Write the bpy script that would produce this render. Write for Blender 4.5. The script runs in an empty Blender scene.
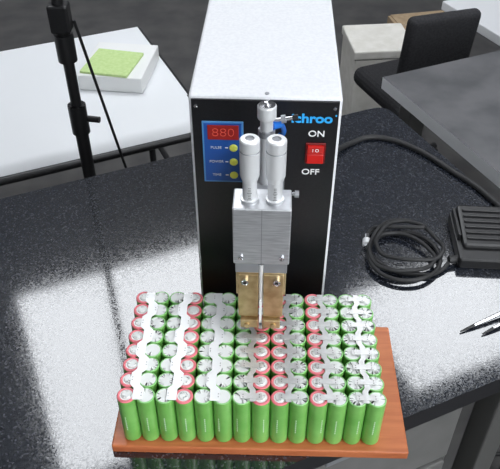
import bpy, bmesh, math, random
from mathutils import Vector, Matrix
random.seed(3)
T=0.75
sc=bpy.context.scene
try: sc.view_settings.view_transform='Standard'
except Exception: pass

# ---------------- materials ----------------
def mat(name,col,rough=.5,metal=0.,spec=.5,emit=None,es=0.,coat=0.):
    m=bpy.data.materials.new(name); m.use_nodes=True
    b=m.node_tree.nodes['Principled BSDF']
    b.inputs['Base Color'].default_value=(*col,1)
    b.inputs['Roughness'].default_value=rough
    b.inputs['Metallic'].default_value=metal
    b.inputs['Specular IOR Level'].default_value=spec
    if coat: b.inputs['Coat Weight'].default_value=coat; b.inputs['Coat Roughness'].default_value=.1
    if emit: b.inputs['Emission Color'].default_value=(*emit,1); b.inputs['Emission Strength'].default_value=es
    return m
def noisy(m,scale,c1,c2,detail=4,stretch=(1,1,1),lo=.35,hi=.65,bump=0,bd=.001,ramp='LINEAR'):
    nt=m.node_tree; N=nt.nodes; L=nt.links; b=N['Principled BSDF']
    tc=N.new('ShaderNodeTexCoord'); mp=N.new('ShaderNodeMapping'); mp.inputs['Scale'].default_value=stretch
    n=N.new('ShaderNodeTexNoise'); n.inputs['Scale'].default_value=scale; n.inputs['Detail'].default_value=detail
    r=N.new('ShaderNodeValToRGB'); r.color_ramp.elements[0].position=lo; r.color_ramp.elements[1].position=hi
    r.color_ramp.elements[0].color=(*c1,1); r.color_ramp.elements[1].color=(*c2,1)
    L.new(tc.outputs['Object'],mp.inputs[0]); L.new(mp.outputs[0],n.inputs['Vector']); L.new(n.outputs['Fac'],r.inputs[0]); L.new(r.outputs[0],b.inputs['Base Color'])
    if bump:
        bp=N.new('ShaderNodeBump'); bp.inputs['Strength'].default_value=bump; bp.inputs['Distance'].default_value=bd
        L.new(n.outputs['Fac'],bp.inputs['Height']); L.new(bp.outputs[0],b.inputs['Normal'])
    return m

def speckle(name,base,specks,scale,thr,rough,bump):
    m=mat(name,base,rough); nt=m.node_tree; N=nt.nodes; L=nt.links; b=N['Principled BSDF']
    tc=N.new('ShaderNodeTexCoord')
    v=N.new('ShaderNodeTexVoronoi'); v.inputs['Scale'].default_value=scale
    n2=N.new('ShaderNodeTexNoise'); n2.inputs['Scale'].default_value=scale*.35; n2.inputs['Detail'].default_value=3
    L.new(tc.outputs['Object'],v.inputs['Vector']); L.new(tc.outputs['Object'],n2.inputs['Vector'])
    sep=N.new('ShaderNodeSeparateColor'); L.new(v.outputs['Color'],sep.inputs[0])
    r=N.new('ShaderNodeValToRGB'); r.color_ramp.interpolation='CONSTANT'
    e=r.color_ramp.elements; e[0].position=0; e[0].color=(*base,1); e[1].position=thr; e[1].color=(*specks,1)
    x=e.new(thr-.25); x.color=(*[c*1.9 for c in base],1)
    L.new(sep.outputs[0],r.inputs[0]); L.new(r.outputs[0],b.inputs['Base Color'])
    bp=N.new('ShaderNodeBump'); bp.inputs['Strength'].default_value=bump; bp.inputs['Distance'].default_value=.0002
    L.new(n2.outputs['Fac'],bp.inputs['Height']); L.new(bp.outputs[0],b.inputs['Normal'])
    b.inputs['Roughness'].default_value=rough
    b.inputs['Specular IOR Level'].default_value=.12
    b.inputs['Coat Weight'].default_value=1.; b.inputs['Coat IOR'].default_value=1.86
    mr2=N.new('ShaderNodeMapRange'); mr2.inputs[3].default_value=.03; mr2.inputs[4].default_value=.14
    L.new(sep.outputs[2],mr2.inputs[0]); L.new(mr2.outputs[0],b.inputs['Coat Roughness'])
    n3=N.new('ShaderNodeTexNoise'); n3.inputs['Scale'].default_value=480; n3.inputs['Detail'].default_value=1
    L.new(tc.outputs['Object'],n3.inputs['Vector'])
    bp2=N.new('ShaderNodeBump'); bp2.inputs['Strength'].default_value=.08; bp2.inputs['Distance'].default_value=.00015
    L.new(n3.outputs['Fac'],bp2.inputs['Height']); L.new(bp2.outputs[0],b.inputs['Coat Normal'])
    return m

M={}
M['counter']=speckle('speckled_laminate',(.009,.011,.016),(.055,.058,.070),560,.9,.40,.35)
M['edge']=mat('table_edge_black',(.008,.008,.01),.35)
M['steel']=mat('painted_steel',(.11,.11,.105),.45,.3)
M['drawer']=noisy(mat('grey_drawer_paint',(.2,.2,.19),.5),8,(.13,.13,.125),(.19,.185,.18))
M['white']=noisy(mat('white_powder_coat',(.8,.8,.82),.42),300,(.73,.74,.77),(.79,.80,.82),bump=.15,bd=.0003)
M['panel']=noisy(mat('black_panel',(.006,.006,.008),.38),400,(.004,.004,.006),(.008,.008,.010),bump=.2,bd=.0003)
M['blue']=mat('overlay_blue',(.015,.10,.42),.35)
M['lblue']=mat('overlay_light_blue',(.10,.32,.66),.35)
M['disp']=mat('display_red',(.25,.02,.02),.15,emit=(1,.05,.03),es=.08)
M['digit']=mat('display_digits',(.55,.07,.05),.3,emit=(1,.12,.06),es=.20)
M['btn']=mat('button_yellow',(.60,.66,.10),.35,emit=(.75,.75,.1),es=.12)
M['txtw']=mat('print_white',(.85,.85,.85),.5)
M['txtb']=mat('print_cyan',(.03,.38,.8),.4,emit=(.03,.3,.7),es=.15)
M['red']=mat('switch_red',(.50,.015,.012),.25,emit=(.8,.02,.01),es=.04)
M['dred']=mat('switch_dark_red',(.18,.005,.005),.3)
M['alu']=noisy(mat('brushed_aluminium',(.55,.56,.58),.40,.75),60,(.50,.51,.53),(.66,.67,.69),stretch=(1,1,14))
M['alud']=mat('anodised_grey',(.32,.33,.35),.42,.5)
M['satin']=mat('satin_aluminium',(.78,.79,.80),.38,.4)
M['chrome']=mat('chrome',(.8,.8,.82),.12,1.)
M['brass']=noisy(mat('brass',(.6,.42,.2),.36,.8),90,(.44,.31,.15),(.62,.47,.26))
M['copper']=mat('copper',(.72,.38,.22),.3,.9)
M['black']=mat('black_plastic',(.008,.008,.009),.42)
M['rubber']=mat('black_rubber',(.012,.012,.013),.55)
M['tubeb']=mat('blue_tube',(.02,.16,.6),.25)
M['wrap']=noisy(mat('green_wrap',(.2,.62,.16),.3,coat=.2),40,(.16,.44,.085),(.22,.52,.125))
M['wrapd']=mat('green_lip',(.28,.60,.22),.35)
M['pink']=mat('pink_insulator',(.80,.20,.23),.5)
M['whitei']=mat('white_insulator',(.78,.80,.78),.5)
M['cellm']=mat('cell_metal',(.76,.78,.76),.38,.3)
M['nickel']=noisy(mat('nickel_strip',(.72,.73,.72),.32,.6),150,(.66,.66,.65),(.76,.77,.76))
M['tape']=mat('white_coated_strip',(.82,.83,.83),.4,.1)
M['spot']=mat('weld_spot',(.25,.24,.23),.4,.8)
M['print']=mat('wrap_print',(.6,.8,.55),.5)
M['wood']=noisy(mat('orange_wood',(.45,.15,.05),.4),18,(.43,.115,.04),(.54,.165,.06),detail=8,stretch=(1,9,9),bump=.1,bd=.0004)
M['sheet']=mat('white_sheet',(.80,.82,.84),.5)
M['foam']=noisy(mat('lime_foam',(.6,.72,.3),.9),120,(.50,.68,.28),(.58,.74,.34),bump=.1)
M['foamw']=mat('white_foam',(.84,.85,.84),.9)
M['desk']=noisy(mat('grey_desk',(.07,.07,.075),.4),14,(.075,.077,.082),(.12,.12,.126))
M['deskw']=mat('white_laminate',(.72,.73,.75),.4)
M['card']=noisy(mat('cream_card',(.7,.68,.62),.8),30,(.70,.68,.62),(.78,.76,.71))
M['kraft']=noisy(mat('kraft_cardboard',(.4,.28,.17),.85),40,(.36,.26,.16),(.44,.33,.21))
M['floor']=noisy(mat('vinyl_floor',(.1,.1,.1),.45),9,(.060,.059,.060),(.10,.097,.094),detail=8)
M['wall']=noisy(mat('wall_paint',(.45,.45,.46),.8),30,(.42,.42,.43),(.48,.48,.49))
M['ceil']=noisy(mat('ceiling_paint',(.6,.6,.6),.9),30,(.28,.28,.29),(.34,.34,.35))
M['lamp']=mat('lamp_diffuser',(.9,.9,.9),.5,emit=(.93,.96,1.),es=7.8)
M['fill']=mat('fill_emission',(.9,.9,.9),.5,emit=(.93,.97,1.),es=6.0)  # glow of the added fill panel behind the camera
M['fabric']=noisy(mat('chair_fabric',(.012,.012,.014),.85),200,(.010,.010,.012),(.022,.022,.025),bump=.3)

# ---------------- builder ----------------
class B:
    def __init__(s,name,mx=None):
        s.name=name; s.v=[]; s.f=[]; s.m=[]; s.sm=[]; s.ms=[]; s.mx=mx or Matrix()
    def mi(s,k):
        if k not in s.ms: s.ms.append(k)
        return s.ms.index(k)
    def add(s,vs,fs,k,smooth=False,sl=None):
        o=len(s.v); s.v+= [tuple(Vector(p)) for p in vs]; i=s.mi(k)
        for j,f in enumerate(fs):
            s.f.append(tuple(o+a for a in f)); s.m.append(i); s.sm.append(sl[j] if sl else smooth)
    def box(s,c,d,k,bev=0,rz=0,rx=0,ry=0,seg=2,taper=None):
        bm=bmesh.new(); bmesh.ops.create_cube(bm,size=1)
        for v in bm.verts:
            if taper and v.co.z>0: v.co.x*=taper; v.co.y*=taper
            v.co=Vector((v.co.x*d[0],v.co.y*d[1],v.co.z*d[2]))
        if bev: bmesh.ops.bevel(bm,geom=bm.edges[:],offset=bev,segments=seg,affect='EDGES',profile=.5)
        R=Matrix.Translation(c)@Matrix.Rotation(rz,4,'Z')@Matrix.Rotation(rx,4,'X')@Matrix.Rotation(ry,4,'Y')
        bm.verts.ensure_lookup_table()
        s.add([R@v.co for v in bm.verts],[[v.index for v in f.verts] for f in bm.faces],k)
        bm.free()
    def bx(s,x0,x1,y0,y1,z0,z1,k,bev=0):
        s.box(((x0+x1)/2,(y0+y1)/2,(z0+z1)/2),(x1-x0,y1-y0,z1-z0),k,bev)
    def prism(s,poly,z0,z1,k,kside=None):
        n=len(poly); vs=[(p[0],p[1],z0) for p in poly]+[(p[0],p[1],z1) for p in poly]
        s.add(vs,[tuple(range(n,2*n)),tuple(range(n-1,-1,-1))],k)
        s.add(vs,[(i,(i+1)%n,n+(i+1)%n,n+i) for i in range(n)],kside or k)
    def ribbon(s,pts,w,z,th,k):
        L=[(p[0]-w/2,p[1]) for p in pts]; R=[(p[0]+w/2,p[1]) for p in pts]
        n=len(pts)
        vs=[(x,y,z+th) for x,y in L]+[(x,y,z+th) for x,y in R]+[(x,y,z) for x,y in L]+[(x,y,z) for x,y in R]
        fs=[]
        for i in range(n-1):
            fs+=[(i,n+i,n+i+1,i+1),(2*n+i,2*n+i+1,3*n+i+1,3*n+i),(i,i+1,2*n+i+1,2*n+i),(n+i,3*n+i,3*n+i+1,n+i+1)]
        fs+=[(0,2*n,3*n,n),(n-1,2*n-1,4*n-1,3*n-1)]
        s.add(vs,fs,k)
    def lathe(s,prof,base,axis=(0,0,1),seg=24):
        ax=Vector(axis).normalized(); q=ax.to_track_quat('Z','Y').to_matrix(); b=Vector(base)
        for (r0,h0,_),(r1,h1,k) in zip(prof,prof[1:]):
            vs=[];fs=[]
            for i in range(seg):
                a=2*math.pi*i/seg; ca,sa=math.cos(a),math.sin(a)
                vs.append(b+q@Vector((r0*ca,r0*sa,h0))); vs.append(b+q@Vector((r1*ca,r1*sa,h1)))
            for i in range(seg):
                j=(i+1)%seg; f=[2*i,2*j,2*j+1,2*i+1]
                fs.append(f)
            if r1<1e-6: fs=[(2*i,2*((i+1)%seg),2*i+1) for i in range(seg)]
            if r0<1e-6: fs=[(2*i,2*((i+1)%seg)+1,2*i+1) for i in range(seg)]
            s.add(vs,fs,k,True)
    def cyl(s,p0,p1,r,k,r1=None,seg=20,bev=0):
        p0=Vector(p0);p1=Vector(p1);h=(p1-p0).length; r1=r if r1 is None else r1
        pr=[(0,0,k),(r-bev,0,k)]
        if bev: pr.append((r,bev,k))
        pr.append((r1,h-bev,k))
        if bev: pr.append((r1-bev,h,k))
        pr.append((0,h,k))
        s.lathe(pr,p0,p1-p0,seg)
    def tube(s,pts,r,k,seg=10,sub=6,closed=False):
        P=[Vector(p) for p in pts]; n=len(P); C=[]
        for i in range(n-1):
            a=P[max(i-1,0)];b=P[i];c=P[i+1];d=P[min(i+2,n-1)]
            for j in range(sub):
                t=j/sub
                C.append(.5*((2*b)+(c-a)*t+(2*a-5*b+4*c-d)*t*t+(3*b-a-3*c+d)*t**3))
        C.append(P[-1]); vs=[];fs=[]; up=Vector((0,0,1))
        t0=(C[1]-C[0]).normalized(); nrm=t0.orthogonal().normalized()
        for i,c in enumerate(C):
            t=(C[min(i+1,len(C)-1)]-C[max(i-1,0)]).normalized()
            nrm=(nrm-t*nrm.dot(t)).normalized(); bi=t.cross(nrm)
            for j in range(seg):
                a=2*math.pi*j/seg; vs.append(c+nrm*r*math.cos(a)+bi*r*math.sin(a))
        for i in range(len(C)-1):
            for j in range(seg):
                k2=(j+1)%seg; fs.append((i*seg+j,i*seg+k2,(i+1)*seg+k2,(i+1)*seg+j))
        fs.append(tuple(range(seg-1,-1,-1))); fs.append(tuple(range((len(C)-1)*seg,len(C)*seg)))
        s.add(vs,fs,k,True)
    def text(s,txt,c,size,k,th=.0003,off=0.,face='front',sx=1.,rot=0):
        cu=bpy.data.curves.new('t','FONT'); cu.body=txt; cu.size=size; cu.extrude=th; cu.offset=off
        cu.align_x='CENTER'; cu.align_y='CENTER'
        o=bpy.data.objects.new('t',cu); sc.collection.objects.link(o)
        dg=bpy.context.evaluated_depsgraph_get(); me=bpy.data.meshes.new_from_object(o.evaluated_get(dg))
        R=Matrix.Translation(c)
        if face=='front': R=R@Matrix.Rotation(math.pi/2,4,'X')
        R=R@Matrix.Rotation(rot,4,'Z')@Matrix.Diagonal((sx,1,1,1))
        s.add([R@v.co for v in me.vertices],[list(p.vertices) for p in me.polygons],k)
        bpy.data.objects.remove(o); bpy.data.meshes.remove(me); bpy.data.curves.remove(cu)
    def done(s,zoff=T):
        me=bpy.data.meshes.new(s.name)
        vs=[s.mx@Vector(p) for p in s.v]
        c=Vector((sum(p.x for p in vs)/len(vs),sum(p.y for p in vs)/len(vs),min(p.z for p in vs)))
        me.from_pydata([p-c for p in vs],[],s.f)
        for k in s.ms: me.materials.append(M[k])
        me.polygons.foreach_set('material_index',s.m); me.polygons.foreach_set('use_smooth',s.sm)
        me.update()
        bm=bmesh.new(); bm.from_mesh(me); bmesh.ops.recalc_face_normals(bm,faces=bm.faces); bm.to_mesh(me); bm.free()
        o=bpy.data.objects.new(s.name,me); o.location=c+Vector((0,0,zoff)); sc.collection.objects.link(o)
        return o
def rotabout(p,a):
    p=Vector((p[0],p[1],0)); return Matrix.Translation(p)@Matrix.Rotation(a,4,'Z')@Matrix.Translation(-p)

A=math.radians(23.9)
U=Vector((math.cos(A),math.sin(A))); V=Vector((math.sin(A),-math.cos(A)))   # room axes

# ---------------- room ----------------
RC=Vector((.2,.8)); H=3.0; FZ=-T; CZ=2.0
mr=Matrix.Translation((RC.x,RC.y,0))@Matrix.Rotation(A,4,'Z')
b=B('floor',mr); b.bx(-H-.1,H+.1,-H-.1,H+.1,FZ-.1,FZ,'floor'); b.done()
b=B('ceiling',mr); b.bx(-H-.1,H+.1,-H-.1,H+.1,CZ,CZ+.1,'ceil'); b.done()
for n,x0,x1,y0,y1 in (('wall_back',-H,H,H,H+.1),('wall_front',-H,H,-H-.1,-H),('wall_left',-H-.1,-H,-H,H),('wall_right',H,H+.1,-H,H)):
    b=B(n,mr); b.bx(x0,x1,y0,y1,FZ,CZ,'wall'); b.done()
for n,x0,x1,y0,y1 in (('baseboard_back',-H,H,H-.015,H),('baseboard_left',-H,-H+.015,-H,H-.015),('baseboard_right',H-.015,H,-H,H-.015)):
    b=B(n,mr); b.bx(x0,x1,y0,y1,FZ,FZ+.09,'deskw'); b.done()
b=B('fill_panel',mr); b.bx(-1.3,1.3,-H,-H+.01,.25,1.75,'fill')  # added fill: glowing window shape behind the camera, brightens the fronts
for x0,x1,z0,z1 in ((-1.36,-1.3,.19,1.81),(1.3,1.36,.19,1.81),(-1.3,1.3,.19,.25),(-1.3,1.3,1.75,1.81),(-.02,.02,.25,1.75)): b.bx(x0,x1,-H,-H+.04,z0,z1,'deskw')
b.done()
def lamp(u0,u1,v0,v1):
    K=Vector((-1.30,2.175))
    c=K+U*((u0+u1)/2)+V*((v0+v1)/2)
    mx=Matrix.Translation((c.x,c.y,0))@Matrix.Rotation(A,4,'Z')
    w=(u1-u0)/2; d=(v1-v0)/2
    b=B('ceiling_light',mx); b.bx(-w,w,-d,d,CZ-.03,CZ-.022,'lamp')
    for x0,x1,y0,y1 in ((-w-.03,-w,-d-.03,d+.03),(w,w+.03,-d-.03,d+.03),(-w,w,-d-.03,-d),(-w,w,d,d+.03)):
        b.bx(x0,x1,y0,y1,CZ-.04,CZ,'deskw')
    b.done()
lamp(.05,1.2,.12,1.25)
lamp(1.60,2.45,.80,1.45)
lamp(.6,1.8,2.7,3.7)  # added fill panel on the camera side, out of view, brightens the fronts

# ---------------- work table ----------------
C1=Vector((.237,.67)); C2=C1+V*.557; C4=C1-U*1.6; C3=C2-U*1.6
def rounded(poly,r,n=8):
    out=[]
    for i,p in enumerate(poly):
        a=(poly[i-1]-p).normalized(); c=(poly[(i+1)%len(poly)]-p).normalized()
        for j in range(n+1):
            t=j/n; out.append((p+a*r*(1-t)**2+c*r*t**2))
    return out
b=B('work_table')
poly=rounded([C1,C4,C3,C2],.03)
b.prism(poly,-.028,0,'counter','edge')
for (p,su,sv) in ((C1,-.08,.08),(C4,.08,.08),(C3,.08,-.08),(C2,-.08,-.08)):
    q=p+U*su+V*sv
    b.box((q.x,q.y,-.028-(T-.028)/2),(.04,.04,T-.028),'steel',.003,rz=A)
for off in (.08,.557-.08):
    a=C4+U*.1+V*off; c=C1-U*.1+V*off; m=(a+c)/2
    b.box((m.x,m.y,-.055),((c-a).length,.025,.05),'steel',.002,rz=A)
for off in (.08,1.52):
    a=C1-U*off+V*.1; c=C2-U*off-V*.1; m=(a+c)/2
    b.box((m.x,m.y,-.055),(.025,(c-a).length,.05),'steel',.002,rz=A)
    b.box((m.x,m.y,-.60),(.025,(c-a).length,.03),'steel',.002,rz=A)
b.done()

# ---------------- wooden board ----------------
RP=rotabout((0,.06),math.radians(-1.2))
RB=rotabout((0,.06),math.radians(-1.6))
b=B('wooden_board',RB); b.bx(-.137,.160,-.016,.150,0.0,.011,'wood',.0015); b.done()

# ---------------- battery pack ----------------
b=B('battery_pack',RP)
D=.0184; Rr=.0091; x0=.0024-6.5*D; zb=.0112; zt=zb+.065
PINK={0,3,7,8,10}
for c in range(14):
    for r in range(8):
        x=x0+c*D; y=r*D
        if c in PINK:
            pr=[(0,0,'wrap'),(Rr-.0006,0,'wrap'),(Rr,.0008,'wrap'),(Rr,.0638,'wrap'),(Rr-.0004,.0646,'pink'),(Rr-.0014,.0650,'pink'),(Rr-.0022,.0645,'pink'),
                (.0062,.0645,'pink'),(.0050,.0642,'whitei'),(.0045,.0653,'cellm'),(.0040,.0656,'cellm'),(0,.0656,'whitei')]
        else:
            pr=[(0,0,'wrap'),(Rr-.0006,0,'wrap'),(Rr,.0008,'wrap'),(Rr,.0642,'wrap'),(Rr-.0004,.0648,'wrapd'),(Rr-.0010,.0650,'wrapd'),(Rr-.0014,.0647,'wrapd'),(0,.0647,'whitei' if c<6 else 'cellm')]
        b.lathe(pr,(x,y,zb),seg=24)
        if r==0:
            a0=random.uniform(-.5,.5)
            for q in range(7):
                aa=a0; px=x+math.sin(aa)*(Rr+.0001); py=y-math.cos(aa)*(Rr+.0001)
                b.box((px,py,zb+.02+q*.0032),(.0010,.0002,.0020),'print',rz=aa)
zs=zb+.0660
# clean flat strips: straight spine with alternating stepped shoulders
def steps(xc,amp,ph,w,k,th):
    pts=[]
    for r in range(8):
        s=1 if (r+ph)%2==0 else -1
        a=r*D-D/2+.0022; c=r*D+D/2-.0022
        if r==0: a=-.006
        if r==7: c=7*D+.006
        pts+=[(xc+s*amp,a),(xc+s*amp,c)]
    b.ribbon(pts,w,zs,th,k)
for n,pc in enumerate((.5,2.5,4.5)):
    xc=x0+pc*D
    steps(xc,.0022,n,.0098,'tape',.0004)
    for r in range(8):
        s=1 if (r+n)%2==0 else -1
        for dy in (-.0016,.0016):
            b.cyl((xc+s*.0055,r*D+dy,zs+.0004),(xc+s*.0055,r*D+dy,zs+.0007),.0005,'spot',seg=8)
for n,pc in enumerate((6.5,8.5,10.5,12.5)):
    xc=x0+pc*D
    steps(xc,.0014,n,.0058,'nickel',.0003)
    for r in range(8):
        b.bx(xc-D/2-.0012,xc+D/2+.0012,r*D-.0030,r*D+.0030,zs+.0002,zs+.0006,'nickel')
        for sx in (-1,1):
            for dy in (-.0014,.0014):
                b.cyl((xc+sx*.0078,r*D+dy,zs+.0004),(xc+sx*.0078,r*D+dy,zs+.0009),.0005,'spot',seg=8)
b.done()

# ---------------- spot welder ----------------
RW=rotabout((.016,.185),math.radians(-2.4))
b=B('spot_welder',RW)
X0,X1,Y0,Y1,Z0,Z1=-.0595,.0885,.185,.520,.010,.292
b.bx(X0,X1,Y0+.002,Y1,Z0,Z1,'white',.0025)
b.bx(X0+.0028,X1-.0028,Y0,Y0+.004,Z0+.0025,Z1-.0030,'panel',.0005)
for fx in (X0+.015,X1-.015):
    for fy in (Y0+.02,Y1-.02): b.cyl((fx,fy,0),(fx,fy,Z0+.002),.008,'rubber')
b.cyl((.016,Y0+.008,Z1-.001),(.016,Y0+.008,Z1+.0008),.0022,'alud'); b.cyl((.016,Y1-.01,Z1-.001),(.016,Y1-.01,Z1+.0008),.0022,'alud')
for i in range(8): b.bx(X1-.0005,X1+.0004,.30+i*.018,.308+i*.018,.08,.18,'black'); b.bx(X0-.0004,X0+.0005,.30+i*.018,.308+i*.018,.08,.18,'black')
for fx in (X0+.007,X1-.007):
    for fz in (Z0+.01,Z1-.01): b.cyl((fx,Y0+.001,fz),(fx,Y0-.0012,fz),.0018,'chrome',seg=12)
F=Y0-.0006
b.box((-.027,F,.229),(.041,.0012,.073),'lblue',.0004)
b.box((-.027,F-.0005,.229),(.0375,.001,.0695),'blue',.0003)
b.box((-.0265,F-.0012,.2535),(.031,.0015,.0165),'disp',.0004)
b.text('880',(-.0265,F-.0021,.2535),.0135,'digit',.0002,off=-.0003,sx=1.15)
for z,l in ((.2355,'PULSE'),(.2185,'POWER'),(.202,'TIME')):
    b.lathe([(0,0,'btn'),(.0042,0,'btn'),(.0042,.001,'btn'),(.0034,.0016,'btn'),(0,.0017,'btn')],(-.0165,F-.0008,z),(0,-1,0))
    b.text(l,(-.034,F-.0012,z),.0042,'txtw',.0001)
    b.box((-.0235,F-.0010,z),(.003,.0006,.0012),'txtw')
b.text('ichroo',(.0600,F-.0002,.2705),.0135,'txtb',.0003,off=.0004,sx=1.12)
b.cyl((.0832,F,.2745),(.0832,F-.0006,.2745),.0009,'txtb',seg=10)
b.text('ON',(.0655,F-.0002,.2535),.0095,'txtw',.0002,off=.0001,sx=1.1)
b.text('OFF',(.0620,F-.0002,.2075),.0095,'txtw',.0002,off=.0001,sx=1.1)
b.box((.0655,F-.0005,.2310),(.0200,.002,.0245),'dred',.0008)
b.box((.0655,F-.0025,.2365),(.0165,.003,.0105),'red',.0008,rx=.18)
b.box((.0655,F-.0020,.2255),(.0165,.003,.0105),'red',.0008,rx=-.12)
b.text('I O',(.0655,F-.0045,.2365),.005,'txtw',.0001)
HX=.0150
b.bx(HX-.020,HX+.020,.150,Y0+.002,.13,.235,'alud',.001)
b.bx(HX-.014,HX+.014,.104,.152,.165,.228,'alud',.001)
b.bx(HX-.0262,HX+.0262,.0755,.106,.178,.244,'alu',.0012)
b.bx(HX-.0003,HX+.0003,.0752,.080,.1785,.2435,'alud')
for sx in (-1,1):
    b.cyl((HX+sx*.019,.076,.187),(HX+sx*.019,.0735,.187),.0024,'chrome')
for sx in (-1,1):
    cx=HX+sx*.0112; cy=.089
    pr=[(0,0,'alu'),(.0082,0,'alu'),(.0082,.003,'alu'),(.0064,.0034,'satin'),(.0064,.022,'satin'),(.0071,.023,'satin'),(.0086,.028,'satin'),(.0088,.053,'satin'),
        (.0083,.0536,'alud'),(.0087,.0542,'satin'),(.0087,.0635,'satin'),(.0076,.0647,'satin'),(.0040,.0650,'satin'),(.0038,.0642,'alud'),(0,.0640,'alud')]
    b.lathe(pr,(cx,cy,.244),seg=32)
    for i in range(8):
        b.box((cx,cy-.0065,.249+i*.0018),(.004 if i%4==0 else .0025,.0003,.0003),'black')
ax,ay=.0170,.138
b.cyl((ax,ay,.225),(ax,ay,.300),.0058,'satin')
b.lathe([(0,0,'satin'),(.0082,0,'satin'),(.0086,.001,'satin'),(.0086,.012,'satin'),(.0076,.0135,'satin'),(.0030,.0137,'chrome'),(.0028,.0165,'chrome'),(0,.0168,'chrome')],(ax,ay,.299),seg=28)
b.cyl((ax,ay,.281),(ax,ay,.287),.0078,'alud')
b.cyl((ax+.006,ay+.004,.294),(ax+.024,ay+.004,.297),.0018,'chrome')
b.cyl((ax+.013,ay+.004,.2952),(ax+.017,ay+.004,.2960),.0038,'alud')
b.cyl((ax+.023,ay+.004,.2968),(ax+.028,ay+.004,.2976),.0030,'black')
b.tube([(ax+.006,ay+.002,.290),(ax+.013,ay+.010,.286),(ax+.016,ay+.024,.270),(ax+.014,ay+.036,.257),(ax+.012,Y0+.002,.250)],.0024,'tubeb')
b.cyl((ax+.005,ay+.001,.2895),(ax+.012,ay+.008,.2875),.0034,'tubeb')
b.cyl((HX+.014,.128,.222),(HX+.030,.128,.222),.0018,'chrome'); b.cyl((HX+.030,.128,.222),(HX+.034,.128,.222),.0036,'alud')
for sx in (-1,1):
    cx=HX+sx*.0132
    b.box((cx,.089,.172),(.0225,.024,.014),'alud',.0008)
    b.box((cx,.087,.151),(.0215,.020,.030),'brass',.0010)
    b.box((cx-sx*.0035,.085,.121),(.0145,.017,.034),'brass',.0010)
    b.box((cx-sx*.001,.0775,.136),(.0195,.006,.058),'brass',.0008)
    b.box((cx-sx*.0020,.081,.0990),(.0175,.020,.011),'brass',.0010)
    b.cyl((cx+sx*.002,.0745,.158),(cx+sx*.002,.0705,.158),.0036,'chrome'); b.cyl((cx+sx*.002,.0712,.158),(cx+sx*.002,.0700,.158),.0016,'black')
    b.cyl((cx,.0745,.098),(cx,.0690,.098),.0030,'brass')
    b.lathe([(0,0,'copper'),(.0008,0,'copper'),(.0016,.006,'copper'),(.0017,.022,'copper'),(0,.022,'copper')],(HX+sx*.0032,.082,zs+.0014))
b.cyl((HX,.078,.120),(HX,.078,.176),.0022,'satin')
b.bx(HX-.0012,HX+.0012,.0745,.094,.098,.130,'foamw')
b.done()

# ---------------- power cable ----------------
b=B('power_cable')
z=.0048
b.cyl((.100,.50,.03),(.114,.50,.03),.009,'black')
b.tube([(.112,.50,.03),(.13,.51,.012),(.16,.54,z),(.195,.56,z),(.235,.55,z),(.275,.515,z),(.31,.465,z),(.335,.43,z),(.352,.395,z),(.378,.34,z),(.405,.28,z),(.425,.22,z)],.0042,'rubber')
b.done()

# ---------------- foot pedal with cable ----------------
b=B('foot_pedal',rotabout((.31,.30),math.radians(-4)))
py=.002
b.box((.316,.300+py,.0085),(.084,.098,.017),'black',.003)
b.box((.316,.310+py,.0215),(.070,.076,.012),'black',.004,rx=math.radians(7))
for i in range(6): b.box((.316,.284+i*.010+py,.0252+i*.00125),(.058,.003,.003),'black',.0008,rx=math.radians(7))
for sx in (-1,1): b.box((.316+sx*.0380,.316+py,.020),(.004,.056,.015),'black',.001)
b.cyl((.277,.262+py,.008),(.262,.258+py,.008),.0050,'rubber')
b.done()
b=B('pedal_cable')
pts=[(.258,.259,.007),(.248,.249,.004),(.232,.240,.004)]
cx,cy=.205,.283
for i in range(1,46):
    a=math.radians(-50-i*30); k=i/45
    rx=.044+.008*math.sin(i*.55); ry=.044+.009*math.cos(i*.41)
    ox=.006*math.sin(i*.21); oy=.010*math.cos(i*.17)
    pts.append((cx+ox+rx*math.cos(a),cy+oy+ry*math.sin(a),.004+.014*k*(.6+.4*math.sin(i*1.3)**2)))
pts+=[(.178,.328,.010),(.166,.325,.005),(.160,.315,.0045)]
b.tube(pts,.0028,'rubber',sub=5)
b.cyl((.160,.316,.0046),(.158,.306,.0055),.0038,'chrome'); b.cyl((.158,.306,.0056),(.156,.295,.0058),.0055,'satin',bev=.0008); b.cyl((.156,.295,.0056),(.1555,.290,.0056),.0035,'chrome')
b.done()

# ---------------- tweezers ----------------
b=B('tweezers')
for p in (((.249,.146,.0022),(.30,.170,.006),(.37,.200,.012)),((.274,.142,.0022),(.315,.164,.006),(.37,.200,.012))):
    p0,p1,p2=[Vector(q) for q in p]
    b.cyl(p0,p0+(p1-p0)*.35,.0009,'black',r1=.0020); b.cyl(p0+(p1-p0)*.35,p1,.0020,'chrome',r1=.0026); b.cyl(p1,p2,.0026,'chrome',r1=.003)
b.cyl((.365,.198,.012),(.385,.207,.013),.005,'black')
b.done()

# ---------------- photo table ----------------
b=B('photo_table')
zt2=-.25
def SP(u,v,z):
    o=Vector((-.10,1.02)); p=o-U*u+(-V)*v; return (p.x,p.y,z)
prof=[(0,zt2-.03),(.012,zt2-.01),(.03,zt2),(.25,zt2),(.50,zt2),(.575,zt2)]
vs=[];fs=[]
for v_,z_ in prof:
    vs.append(SP(0,v_,z_)); vs.append(SP(1.1,v_,z_))
for v_,z_ in prof:
    vs.append(SP(0,v_+.004,z_-.004)); vs.append(SP(1.1,v_+.004,z_-.004))
n=len(prof)
for i in range(n-1):
    fs.append((2*i,2*i+2,2*i+3,2*i+1)); o=2*n; fs.append((o+2*i,o+2*i+1,o+2*i+3,o+2*i+2))
b.add(vs,fs,'sheet',True)
for u_ in (0,1.1):
    b.tube([SP(u_,v_,z_-.011) for v_,z_ in prof],.011,'black')
b.tube([SP(0,0,zt2-.03),SP(.55,0,zt2-.03),SP(1.1,0,zt2-.03)],.010,'black')
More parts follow.
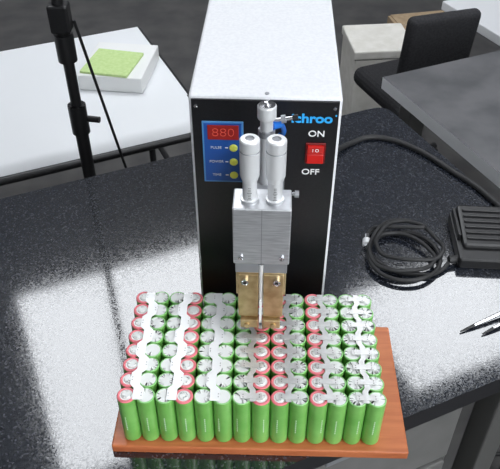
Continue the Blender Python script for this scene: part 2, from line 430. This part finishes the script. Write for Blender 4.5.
b.tube([SP(0,.578,zt2-.010),SP(.55,.578,zt2-.010),SP(1.1,.578,zt2-.010)],.010,'black')
for u_ in (0,1.1):
    b.tube([SP(u_,.05,zt2-.01),SP(u_,.05,-.5),SP(u_,.05,-T+.002)],.011,'black')
    b.tube([SP(u_,.56,zt2-.005),SP(u_,.56,-.4),SP(u_,.56,-T+.002)],.011,'black')
    b.tube([SP(u_,.05,-.6),SP(u_,.3,-.6),SP(u_,.56,-.6)],.009,'black')
b.done()
b=B('foam_block'); fx,fy=-.345,1.235
b.box((fx+.005,fy+.02,zt2+.0215),(.165,.19,.041),'foamw',.003,rz=-.12)
b.box((fx-.008,fy-.005,zt2+.0455),(.125,.13,.007),'foam',.002,rz=-.22)
b.done()
b=B('light_stand'); sx_,sy_=-.325,.74
b.cyl((sx_,sy_,-.60),(sx_,sy_,-.05),.0125,'black'); b.cyl((sx_,sy_,-.05),(sx_,sy_,.35),.010,'black'); b.cyl((sx_,sy_,.35),(sx_,sy_,1.0),.008,'black')
b.cyl((sx_,sy_,-.10),(sx_,sy_,-.04),.017,'black'); b.cyl((sx_+.015,sy_,-.07),(sx_+.040,sy_-.005,-.07),.006,'black'); b.cyl((sx_,sy_,.05),(sx_,sy_,.10),.017,'black'); b.box((sx_,sy_,.13),(.035,.03,.05),'black',.004)
b.cyl((sx_,sy_,-.44),(sx_,sy_,-.40),.018,'black')
for a in (100,220,340):
    a=math.radians(a); ex=sx_+.30*math.cos(a); ey=sy_+.30*math.sin(a)
    b.cyl((sx_,sy_,-.42),(ex,ey,-T+.008),.008,'black'); b.cyl((ex-.01*math.cos(a),ey-.01*math.sin(a),-T+.014),(ex+.012*math.cos(a),ey+.012*math.sin(a),-T+.008),.0085,'rubber')
    b.cyl((sx_,sy_,-.62),(sx_+.17*math.cos(a),sy_+.17*math.sin(a),-.607),.005,'black')
b.cyl((sx_+.02,sy_+.01,.12),(sx_+.085,sy_+.03,-.30),.0028,'black')
b.cyl((sx_,sy_,-.30),(sx_+.085,sy_+.03,-.30),.004,'black')
b.done()

# ---------------- right background ----------------
b=B('side_desk')
A0=Vector((.268,.865)); A1=A0+V*.62
pl=[A0,A1,A1+U*1.2,A0+U*1.2]
b.prism([p for p in pl][::-1],-.075,-.05,'desk','deskw')
for p,su,sv in ((pl[0],.05,.05),(pl[1],.05,-.05),(pl[2],-.05,-.05),(pl[3],-.05,.05)):
    q=p+U*su+V*sv; b.box((q.x,q.y,(-.075-T)/2),(.04,.04,T-.075),'steel',.003,rz=A)
b.done()
b=B('storage_box'); 
bx_,by_=.435,1.80
b.box((bx_,by_,-T+.16),(.20,.20,.32),'card',.004,rz=.1); b.box((bx_,by_,-T+.335),(.21,.21,.03),'card',.005,rz=.1); b.box((bx_,by_,-T+.3205),(.203,.203,.004),'steel',rz=.1)
b.done()
b=B('side_table')
sc0=Vector((1.03,1.80)); 
b.box((sc0.x,sc0.y,-.315),(.66,.42,.03),'deskw',.003,rz=A)
b.box((sc0.x,sc0.y,-.60),(.62,.38,.02),'deskw',.003,rz=A)
for su in (-.30,.30):
    for sv in (-.18,.18):
        q=sc0+U*su+V*sv; b.box((q.x,q.y,(-.33-T)/2),(.035,.035,T-.33),'deskw',.002,rz=A)
b.done()
b=B('cardboard_box'); qx,qy=.70,2.20
b.box((qx,qy,-T+.11),(.26,.20,.22),'kraft',.003,rz=.2)
b.box((qx,qy,-T+.2207),(.265,.045,.0015),'card',rz=.2)
for sy in (-1,1): b.box((qx-sy*.012*0,qy+sy*.052,-T+.2215),(.258,.098,.003),'kraft',.001,rz=.2)
b.done()
b=B('office_chair'); hx,hy=.50,1.42
b.box((hx,hy,-.38),(.30,.30,.06),'fabric',.028,rz=.4,seg=4)
b.box((hx-.02,hy-.16,-.20),(.20,.035,.24),'fabric',.016,rz=.3,rx=.1,seg=4)
b.box((hx-.02,hy-.12,-.34),(.05,.14,.02),'black',.004,rz=.3)
b.cyl((hx,hy,-.66),(hx,hy,-.40),.022,'steel'); b.cyl((hx,hy,-.69),(hx,hy,-.63),.035,'black')
for i in range(5):
    a=i*2*math.pi/5+.9; ex,ey=hx+.20*math.cos(a),hy+.20*math.sin(a)
    b.cyl((hx,hy,-.66),(ex,ey,-.69),.018,'black',r1=.013)
    b.cyl((ex-.012*math.sin(a),ey+.012*math.cos(a),-T+.025),(ex+.012*math.sin(a),ey-.012*math.cos(a),-T+.025),.024,'black')
    b.cyl((ex,ey,-T+.03),(ex,ey,-.68),.008,'black')
b.done()

# ---------------- under table ----------------
b=B('drawer_pedestal')
pc=C2-U*.30+V*(-.30)
b.box((pc.x,pc.y,-T+.30),(.36,.40,.56),'steel',.004,rz=A)
for i in range(3):
    q=pc+V*.203
    b.box((q.x,q.y,-T+.13+i*.18),(.34,.012,.165),'drawer',.003,rz=A)
    q=pc+V*.213; b.box((q.x,q.y,-T+.19+i*.18),(.12,.010,.012),'alud',.002,rz=A)
for su in (-.15,.15):
    for sv in (-.17,.17):
        q=pc+U*su+V*sv; b.cyl((q.x,q.y,-T),(q.x,q.y,-T+.022),.012,'rubber')
b.done()
b=B('floor_cable'); z=-T+.006
b.tube([(.42,.02,z),(.46,.18,z),(.52,.27,z),(.60,.31,z),(.62,.40,z),(.54,.44,z),(.48,.39,z),(.54,.31,z),(.66,.29,z),(.8,.33,z)],.005,'rubber')
b.done()

# ---------------- camera / world ----------------
w=bpy.data.worlds.new('World'); sc.world=w; w.use_nodes=True
w.node_tree.nodes['Background'].inputs[0].default_value=(.5,.55,.6,1); w.node_tree.nodes['Background'].inputs[1].default_value=.3
cam=bpy.data.cameras.new('camera'); co=bpy.data.objects.new('camera',cam); sc.collection.objects.link(co)
cam.sensor_fit='HORIZONTAL'; cam.sensor_width=36; cam.lens=36*690/500; cam.clip_start=.02
co.location=(0,-.3946,.624+T); co.rotation_euler=(math.radians(49),0,0)
sc.camera=co
